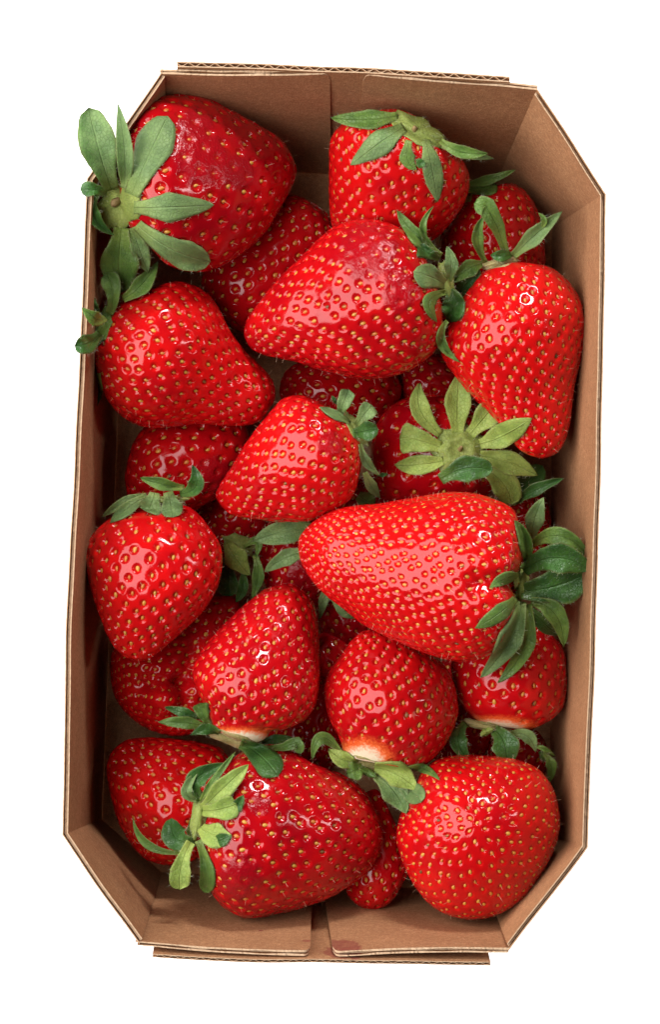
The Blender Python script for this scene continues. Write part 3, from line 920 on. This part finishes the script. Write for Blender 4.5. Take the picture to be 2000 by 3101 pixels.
def calyx(key, ctr, ra, rb, ang, sepals, mat='C', stem=None, z0=None, lift=0.8, ring=0.0, drape=None):
    root = ROOT[key]
    origin = np.array(root.location)
    g = GEO[key]
    if z0 is None:
        h = hit(ctr[0], ctr[1], [key])
        if h is None:
            i = 0 if B[key].get('mode') != 'tip' else -1
            h = (g['G'][i].mean(0) + g['C'])[2]
        z0 = h + 0.0006
    else: z0 = z0 / 1000
    n1, n2 = 9, 28
    v, al, ac = [], [], []
    ca, sa = math.cos(math.radians(ang)), math.sin(math.radians(ang))
    r = np.random.default_rng(int(ctr[0]))
    lob = 1 + 0.10 * np.sin(np.arange(n2) / n2 * 2 * math.pi * 7 + r.uniform(0, 6)) + r.normal(0, 0.03, n2)
    top = []
    for i in range(n1):
        q = i / (n1 - 1)
        for j in range(n2):
            t = 2 * math.pi * j / n2
            x, y = ra * q * lob[j] * math.cos(t), rb * q * lob[j] * math.sin(t)
            qx, qy = ctr[0] + x * ca - y * sa, ctr[1] + x * sa + y * ca
            h = hit(qx, qy, [key])
            zz = z0 + lift / 1000 * (1 - q * q) + ring / 1000 * math.exp(-((q - 0.5) / 0.16) ** 2)
            zz -= 0.0010 * q * q
            if h is not None: zz = max(zz, h + 0.00025 + lift / 2500 * (1 - q * q) + ring / 1000 * math.exp(-((q - 0.5) / 0.16) ** 2))
            top.append(W(qx, qy, zz)); al.append(q); ac.append(0.5)
    top = np.array(top)
    bot = top - np.array([0, 0, 0.0007])
    nn = n1 * n2
    f = []
    for o, fl in ((0, 1), (nn, 0)):
        for i in range(n1 - 1):
            for j in range(n2):
                a = o + i * n2 + j; b2 = o + i * n2 + (j + 1) % n2
                q = (a, b2, b2 + n2, a + n2)
                f.append(q if fl else q[::-1])
    for j in range(n2):
        a = (n1 - 1) * n2 + j; b2 = (n1 - 1) * n2 + (j + 1) % n2
        f.append((a, b2, nn + b2, nn + a))
    me_ = new_mesh('calyx', np.concatenate([top, bot]) - origin, f, LEAF[mat])
    float_attr(me_, 'along', al * 2); float_attr(me_, 'across', ac * 2)
    cal = link('calyx', me_, root)
    for sp in sepals:
        kw = dict(sp[3]) if len(sp) > 3 else {}
        if drape is not None: kw.setdefault('drape', drape)
        sepal(key, cal, origin, z0, sp[0], sp[1], sp[2], **kw)
    for i in range(n2):                                   # fuzz round the disc
        for _ in range(3):
            p0 = top[(n1 - 1 - r.integers(0, 4)) * n2 + i] - origin
            d0 = r.normal(0, 0.6, 3) + np.array([0, 0, 0.8]) + (top[(n1 - 1) * n2 + i] - top[0]) * 250
            d0 /= np.linalg.norm(d0)
            sd = np.cross(d0, [0.2, 0.1, 1.0]); sd /= np.linalg.norm(sd) + 1e-9
            o0 = len(HV)
            HV.extend([p0 - sd * 1.5e-5, p0 + sd * 1.5e-5, p0 + d0 * r.uniform(0.0006, 0.0015)]); HF.append((o0, o0 + 1, o0 + 2))
    hh = link('calyx_hairs', new_mesh('calyx_hairs', HV, HF, HAIR), cal)
    hh['kind'] = 'stuff'
    HV.clear(); HF.clear()
    if stem:
        (x0, y0), (x1, y1), wpx, hz = stem
        zs = z0 + lift / 1000 * 0.6
        p0, p1 = W(x0, y0, zs - 0.0005), W(x1, y1, zs + hz / 1000)
        ax = p1 - p0; ax /= np.linalg.norm(ax)
        e1 = np.cross(ax, [0.3, 0.7, 0.2]); e1 /= np.linalg.norm(e1); e2 = np.cross(ax, e1)
        rr = wpx * 0.000074 / 2
        vs, fs = [], []
        for i in range(6):
            t = i / 5
            k = rr * (1.25 - 0.5 * t) if i < 5 else rr * 0.35
            for j in range(10):
                aa = 2 * math.pi * j / 10
                vs.append(p0 + (p1 - p0) * t + (e1 * math.cos(aa) + e2 * math.sin(aa)) * k * (1 + 0.12 * math.sin(3 * aa + i)) - origin)
        for i in range(5):
            for j in range(10): fs.append((i * 10 + j, i * 10 + (j + 1) % 10, (i + 1) * 10 + (j + 1) % 10, (i + 1) * 10 + j))
        fs.append(tuple(range(50, 60)))
        link('stem', new_mesh('stem', vs, fs, STEM), cal)
    return cal

O = dict
calyx('1', (362, 622), 62, 78, 20, [
    ([(338, 575), (305, 470), (268, 326)], 112, 'L', O(shape='ob', z=(65,75), arch=5)),
    ([(375, 570), (378, 470), (357, 314)], 56, 'L', O(z=(65,74), arch=6, cup=.5)),
    ([(398, 590), (450, 475), (508, 352)], 112, 'L', O(shape='ob', dz=-1, arch=1)),
    ([(405, 628), (520, 628), (648, 620)], 88, 'L', O(dz=-1)),
    ([(415, 680), (520, 755), (638, 792)], 88, 'L', O(shape='ob', dz=-2)),
    ([(368, 690), (362, 790), (368, 886)], 116, 'M', O(dz=-10, shape='round')),
    ([(398, 690), (425, 760), (447, 825)], 58, 'L', O(dz=-6)),
    ([(318, 590), (290, 575), (243, 573)], 46, 'D', O(z=(67,72), arch=4, shape='blunt', cup=.4)),
    ([(292, 590), (284, 655), (345, 712)], 44, 'D', O(z=(66,64), arch=2, cup=.6)),
], stem=((358, 610), (340, 618), 26, 3.0), lift=2.0)
calyx('2', (1262, 392), 92, 38, 28, [
    ([(1205, 350), (1110, 362), (1003, 357)], 62, 'M', O(dz=-3, shape='lance')),
    ([(1225, 385), (1150, 435), (1062, 500)], 78, 'L', O(dz=-6)),
    ([(1240, 425), (1235, 480), (1262, 512)], 48, 'M', O(dz=-4)),
    ([(1265, 505), (1283, 485)], 36, 'D', O(dz=2, shape='round')),
    ([(1290, 425), (1312, 520), (1326, 611)], 64, 'L', O(dz=-6, shape='lance')),
    ([(1340, 440), (1410, 462), (1495, 480)], 40, 'L', O(dz=-3)),
    ([(1335, 425), (1400, 460), (1478, 464)], 42, 'M', O(dz=0, cup=.5)),
], stem=((1256, 396), (1258, 384), 16, 2.0), lift=1.5)
calyx('3', (1405, 585), 30, 30, 0, [
    ([(1405, 560), (1480, 545), (1562, 514)], 32, 'M', O(dz=5, drape=['3'])),
    ([(1405, 570), (1460, 575), (1503, 556)], 46, 'M', O(dz=2, shape='blunt', drape=['3'])),
])
calyx('5', (1352, 860), 26, 70, -10, [
    ([(1338, 775), (1262, 715), (1203, 636)], 48, 'M', O(dz=2, drape=['5', '2', '3'])),
    ([(1312, 745), (1282, 690), (1314, 624)], 22, 'M', O(dz=5, cup=.6, drape=['5', '2', '3'])),
    ([(1332, 785), (1300, 768), (1266, 752)], 46, 'D', O(dz=2, shape='blunt', arch=3)),
    ([(1360, 850), (1368, 800), (1354, 746)], 44, 'L', O(dz=3, shape='lance', drape=['5', '2', '3'])),
    ([(1350, 862), (1305, 840), (1254, 822)], 76, 'L', O(dz=3, shape='round', arch=3)),
    ([(1362, 880), (1375, 920), (1365, 975)], 76, 'D', O(dz=-4, shape='round', drape=['5', '4'])),
    ([(1350, 885), (1302, 915), (1325, 975)], 44, 'M', O(dz=1, cup=.7, drape=['5', '4'])),
    ([(1356, 972), (1338, 1035), (1393, 1097)], 32, 'M', O(dz=0, cup=.5, drape=['5', '4'])),
], mat='C', z0=54, lift=1.0)
calyx('4', (1512, 796), 62, 14, -12, [
    ([(1472, 795), (1448, 720), (1468, 655)], 36, 'M', O(dz=8, cup=.6, drape=['4', '3'])),
    ([(1535, 770), (1510, 690), (1475, 625), (1437, 616)], 60, 'M', O(dz=10, arch=4, shape='ob', drape=['4', '3'])),
    ([(1555, 775), (1620, 715), (1704, 640)], 54, 'L', O(dz=8, cup=.5, drape=['4', '3'])),
    ([(1640, 690), (1650, 668), (1632, 645)], 20, 'M', O(z=(56, 58), drape=[])),
    ([(1552, 770), (1520, 775), (1487, 772)], 40, 'D', O(dz=3, arch=2)),
    ([(1462, 800), (1420, 815), (1366, 858)], 54, 'M', O(dz=0, cup=.4, drape=['4', '3'])),
    ([(1458, 830), (1425, 850), (1385, 902)], 74, 'D', O(dz=-4, drape=['3'])),
], mat='B', lift=1.0)
calyx('7', (312, 985), 22, 60, 15, [
    ([(330, 950), (342, 890), (322, 826)], 58, 'M', O(dz=2, shape='blunt', drape=['7'])),
    ([(372, 905), (430, 862), (478, 792)], 56, 'M', O(dz=-2, cup=.5, drape=['7'])),
    ([(318, 962), (290, 965), (248, 932)], 46, 'M', O(z=(62,73), arch=3, drape=['7'])),
    ([(300, 1010), (265, 1040), (226, 1046)], 62, 'D', O(z=(60,73), arch=4, shape='round', drape=['7'])),
    ([(298, 1130), (295, 1190), (280, 1247)], 30, 'M', O(z=(44, 46), drape=['7'])),
    ([(308, 965), (290, 930), (282, 895)], 16, 'D', O(dz=3, drape=['7'])),
], mat='M', lift=0.4)
calyx('10', (1078, 1300), 18, 62, -32, [
    ([(1060, 1280), (1015, 1255), (968, 1233)], 30, 'L', O(dz=1)),
    ([(1030, 1258), (1040, 1225), (1058, 1180)], 50, 'L', O(dz=3, shape='blunt', drape=['10'])),
    ([(1022, 1225), (1005, 1198)], 14, 'D', O(dz=2, drape=['10'])),
    ([(1080, 1288), (1105, 1255), (1128, 1228)], 58, 'L', O(dz=2, shape='blunt', drape=['10'])),
    ([(1070, 1312), (1108, 1306), (1146, 1300)], 62, 'D', O(dz=3, shape='round', arch=2)),
    ([(1092, 1345), (1112, 1400), (1152, 1440)], 30, 'L', O(dz=-3, drape=['10', '11'])),
    ([(1145, 1440), (1176, 1436)], 14, 'D', O(z=(46, 46), drape=['11'])),
    ([(1106, 1430), (1125, 1470), (1152, 1508)], 36, 'L', O(dz=-10, drape=['11'])),
    ([(1085, 1500), (1110, 1520), (1130, 1545)], 70, 'M', O(z=(34, 30), drape=[])),
], mat='C', lift=0.5)
calyx('11', (1393, 1362), 82, 74, 0, [
    ([(1335, 1315), (1275, 1240), (1274, 1158)], 64, 'Y', O(dz=1, cup=.3, drape=['11'])),
    ([(1388, 1310), (1388, 1220), (1393, 1126)], 84, 'Y', O(dz=1, drape=['11'])),
    ([(1425, 1315), (1470, 1265), (1516, 1213)], 84, 'Y', O(dz=1, shape='ob', drape=['11'])),
    ([(1455, 1345), (1530, 1315), (1612, 1266)], 80, 'Y', O(dz=2, drape=['11', '4'])),
    ([(1455, 1380), (1540, 1400), (1630, 1440)], 74, 'Y', O(dz=-3, drape=['11'])),
    ([(1440, 1410), (1520, 1455), (1552, 1528)], 86, 'Y', O(dz=-5, shape='ob', drape=['11'])),
    ([(1345, 1395), (1270, 1408), (1196, 1408)], 66, 'Y', O(dz=-2, drape=['11'])),
    ([(1335, 1355), (1270, 1335), (1211, 1325)], 92, 'Y', O(dz=0, shape='blunt', drape=['11'])),
    ([(1335, 1452), (1410, 1420), (1494, 1424)], 82, 'D', O(dz=4, z=(50, 52), shape='round', arch=2, drape=['11'])),
], stem=((1392, 1364), (1400, 1352), 12, 3.5), lift=1.2, ring=1.3)
calyx('18', (1560, 1500), 30, 30, 0, [
    ([(1540, 1500), (1590, 1470), (1645, 1410)], 96, 'D', O(z=(36, 34), shape='round', drape=['18'])),
    ([(1562, 1522), (1625, 1482), (1709, 1449)], 40, 'D', O(z=(38, 44), cup=.4, drape=['18'])),
], drape=['18'])
calyx('12', (1580, 1765), 22, 62, 5, [
    ([(1612, 1640), (1622, 1570), (1648, 1507)], 58, 'L', O(z=(50, 54), drape=[])),
    ([(1596, 1720), (1592, 1640), (1560, 1576)], 44, 'M', O(dz=8, cup=.5)),
    ([(1612, 1650), (1700, 1625), (1788, 1690)], 60, 'M', O(dz=4, arch=4, z=(56, 58), drape=[])),
    ([(1588, 1730), (1680, 1690), (1786, 1726)], 92, 'D', O(dz=3, arch=4, shape='round')),
    ([(1580, 1790), (1675, 1778), (1778, 1738)], 122, 'D', O(dz=-2, shape='ob', arch=1, cup=.25)),
    ([(1575, 1742), (1530, 1752), (1484, 1780)], 40, 'M', O(dz=9)),
    ([(1562, 1812), (1510, 1860), (1440, 1902)], 54, 'M', O(dz=4, cup=.4)),
    ([(1580, 1822), (1545, 1940), (1456, 2052)], 74, 'L', O(dz=-8, arch=4)),
    ([(1600, 1830), (1590, 1960), (1508, 2068)], 58, 'M', O(dz=-12, arch=3)),
    ([(1610, 1822), (1685, 1860), (1709, 1958)], 66, 'M', O(dz=-5, arch=3)),
    ([(1610, 1845), (1650, 1890), (1692, 1922)], 52, 'D', O(dz=-9, arch=2)),
], mat='C', z0=58, lift=1.0)
calyx('13', (478, 1520), 90, 18, -5, [
    ([(440, 1500), (375, 1522), (308, 1566)], 34, 'L', O(dz=-4)),
    ([(445, 1500), (385, 1540), (333, 1583)], 44, 'L', O(dz=-2)),
    ([(468, 1492), (460, 1522), (448, 1552)], 74, 'L', O(dz=-1, shape='blunt')),
    ([(508, 1490), (518, 1530), (524, 1566)], 70, 'L', O(dz=-1, shape='ob')),
    ([(545, 1495), (592, 1470), (582, 1408)], 52, 'D', O(dz=6, cup=.5)),
    ([(558, 1478), (490, 1466), (424, 1446)], 40, 'M', O(dz=4, cup=.5)),
], mat='C', z0=53, lift=0.6)
calyx('14', (725, 1650), 52, 30, 20, [
    ([(690, 1645), (715, 1690), (757, 1742)], 72, 'Y', O(z=(36, 35), arch=2.5, drape=['14', '9b'])),
    ([(688, 1690), (692, 1750), (697, 1805)], 66, 'D', O(z=(32, 30), shape='blunt', drape=['14'])),
    ([(735, 1730), (735, 1780), (714, 1824)], 36, 'D', O(z=(34, 30), drape=['14'])),
    ([(772, 1680), (782, 1745), (762, 1812)], 38, 'M', O(z=(36, 32), drape=['14'])),
    ([(740, 1655), (780, 1640), (775, 1690)], 30, 'M', O(z=(35, 36), drape=['14'])),
], mat='C', z0=34, lift=1.0)
calyx('19', (940, 1620), 40, 40, 0, [
    ([(950, 1600), (860, 1612), (766, 1637)], 80, 'L', O(z=(41, 42), drape=['19'])),
    ([(940, 1670), (865, 1690), (802, 1732)], 52, 'L', O(z=(42, 41), drape=['19'])),
], z0=40)
calyx('20', (1010, 1800), 25, 20, 0, [
    ([(985, 1770), (980, 1820), (967, 1876)], 30, 'L', O(z=(34, 33), drape=['20', '19'])),
    ([(1010, 1810), (1040, 1845), (1072, 1872)], 42, 'L', O(z=(33, 33), drape=['20', '19'])),
], z0=31)
calyx('15', (716, 2244), 112, 20, 20, [
    ([(625, 2200), (555, 2188), (479, 2187)], 40, 'M', O(dz=2)),
    ([(605, 2172), (555, 2158), (499, 2141)], 34, 'D', O(dz=0)),
    ([(632, 2195), (615, 2160), (605, 2130)], 50, 'M', O(dz=0, shape='blunt')),
    ([(665, 2220), (625, 2208), (578, 2226)], 38, 'D', O(dz=2, arch=2)),
    ([(728, 2252), (790, 2290), (842, 2350)], 86, 'D', O(dz=2, shape='ob', arch=2)),
    ([(795, 2268), (860, 2262), (900, 2248), (912, 2282)], 38, 'M', O(dz=2, shape='ob')),
    ([(785, 2255), (840, 2238), (905, 2244)], 30, 'D', O(dz=-3)),
], mat='B', z0=46, lift=0.8)
calyx('16', (1092, 2310), 78, 18, 12, [
    ([(1035, 2285), (975, 2235), (946, 2302)], 42, 'M', O(dz=2)),
    ([(1085, 2310), (1040, 2300), (995, 2268)], 56, 'Y', O(dz=1, arch=2)),
    ([(1105, 2320), (1075, 2335), (1050, 2342)], 60, 'M', O(dz=1)),
    ([(1120, 2328), (1110, 2350)], 60, 'M', O(dz=0, shape='round')),
    ([(1140, 2345), (1195, 2395), (1231, 2464)], 84, 'L', O(dz=1)),
    ([(1180, 2350), (1240, 2390), (1276, 2430)], 64, 'L', O(dz=2, shape='ob')),
    ([(1135, 2325), (1205, 2345), (1264, 2393)], 80, 'Y', O(dz=4, arch=2)),
    ([(1232, 2328), (1285, 2328), (1333, 2363)], 28, 'M', O(dz=2)),
], mat='B', z0=44, lift=0.8)
calyx('17', (1480, 2202), 90, 14, 14, [
    ([(1412, 2190), (1390, 2245), (1430, 2312)], 56, 'D', O(dz=1, arch=2)),
    ([(1498, 2210), (1530, 2250), (1536, 2314)], 84, 'D', O(dz=2, shape='round', arch=2)),
    ([(1548, 2222), (1600, 2230), (1624, 2278)], 42, 'L', O(dz=0)),
    ([(1612, 2258), (1650, 2268), (1682, 2290)], 16, 'M', O(dz=-2)),
    ([(1470, 2205), (1480, 2225)], 46, 'Y', O(dz=0, shape='round')),
], mat='B', z0=40, lift=0.8)
calyx('25', (1650, 2285), 16, 20, 0, [
    ([(1650, 2285), (1672, 2320), (1662, 2372)], 34, 'M', O(z=(36, 32), drape=['25'])),
], mat='M', z0=35)
calyx('21', (588, 2510), 22, 40, 10, [
    ([(590, 2548), (535, 2540), (520, 2478)], 80, 'D', O(z=(56, 52), shape='round', arch=2, drape=['21'])),
    ([(560, 2582), (450, 2560), (402, 2477)], 26, 'M', O(z=(52, 45), cup=.4, drape=['21'])),
], mat='M', z0=50)
calyx('22', (602, 2470), 24, 72, 8, [
    ([(608, 2420), (595, 2360), (690, 2312)], 62, 'D', O(dz=-1, cup=.4)),
    ([(600, 2425), (565, 2395), (600, 2335)], 36, 'L', O(dz=1, cup=.5)),
    ([(606, 2425), (650, 2360), (713, 2277)], 24, 'M', O(dz=4)),
    ([(612, 2448), (680, 2385), (753, 2315)], 66, 'Y', O(dz=4)),
    ([(612, 2455), (665, 2452), (718, 2436)], 78, 'Y', O(dz=5, shape='blunt')),
    ([(700, 2460), (718, 2440), (738, 2408)], 40, 'D', O(dz=6)),
    ([(608, 2505), (650, 2530), (702, 2530)], 84, 'Y', O(dz=4)),
    ([(645, 2555), (668, 2545), (702, 2530)], 44, 'D', O(dz=6)),
    ([(600, 2545), (628, 2640), (616, 2702)], 52, 'M', O(dz=-8, shape='ob')),
    ([(578, 2550), (550, 2620), (545, 2694)], 68, 'Y', O(dz=0, shape='blunt')),
], mat='C', z0=58, lift=0.8)

scene.render.engine = 'CYCLES'
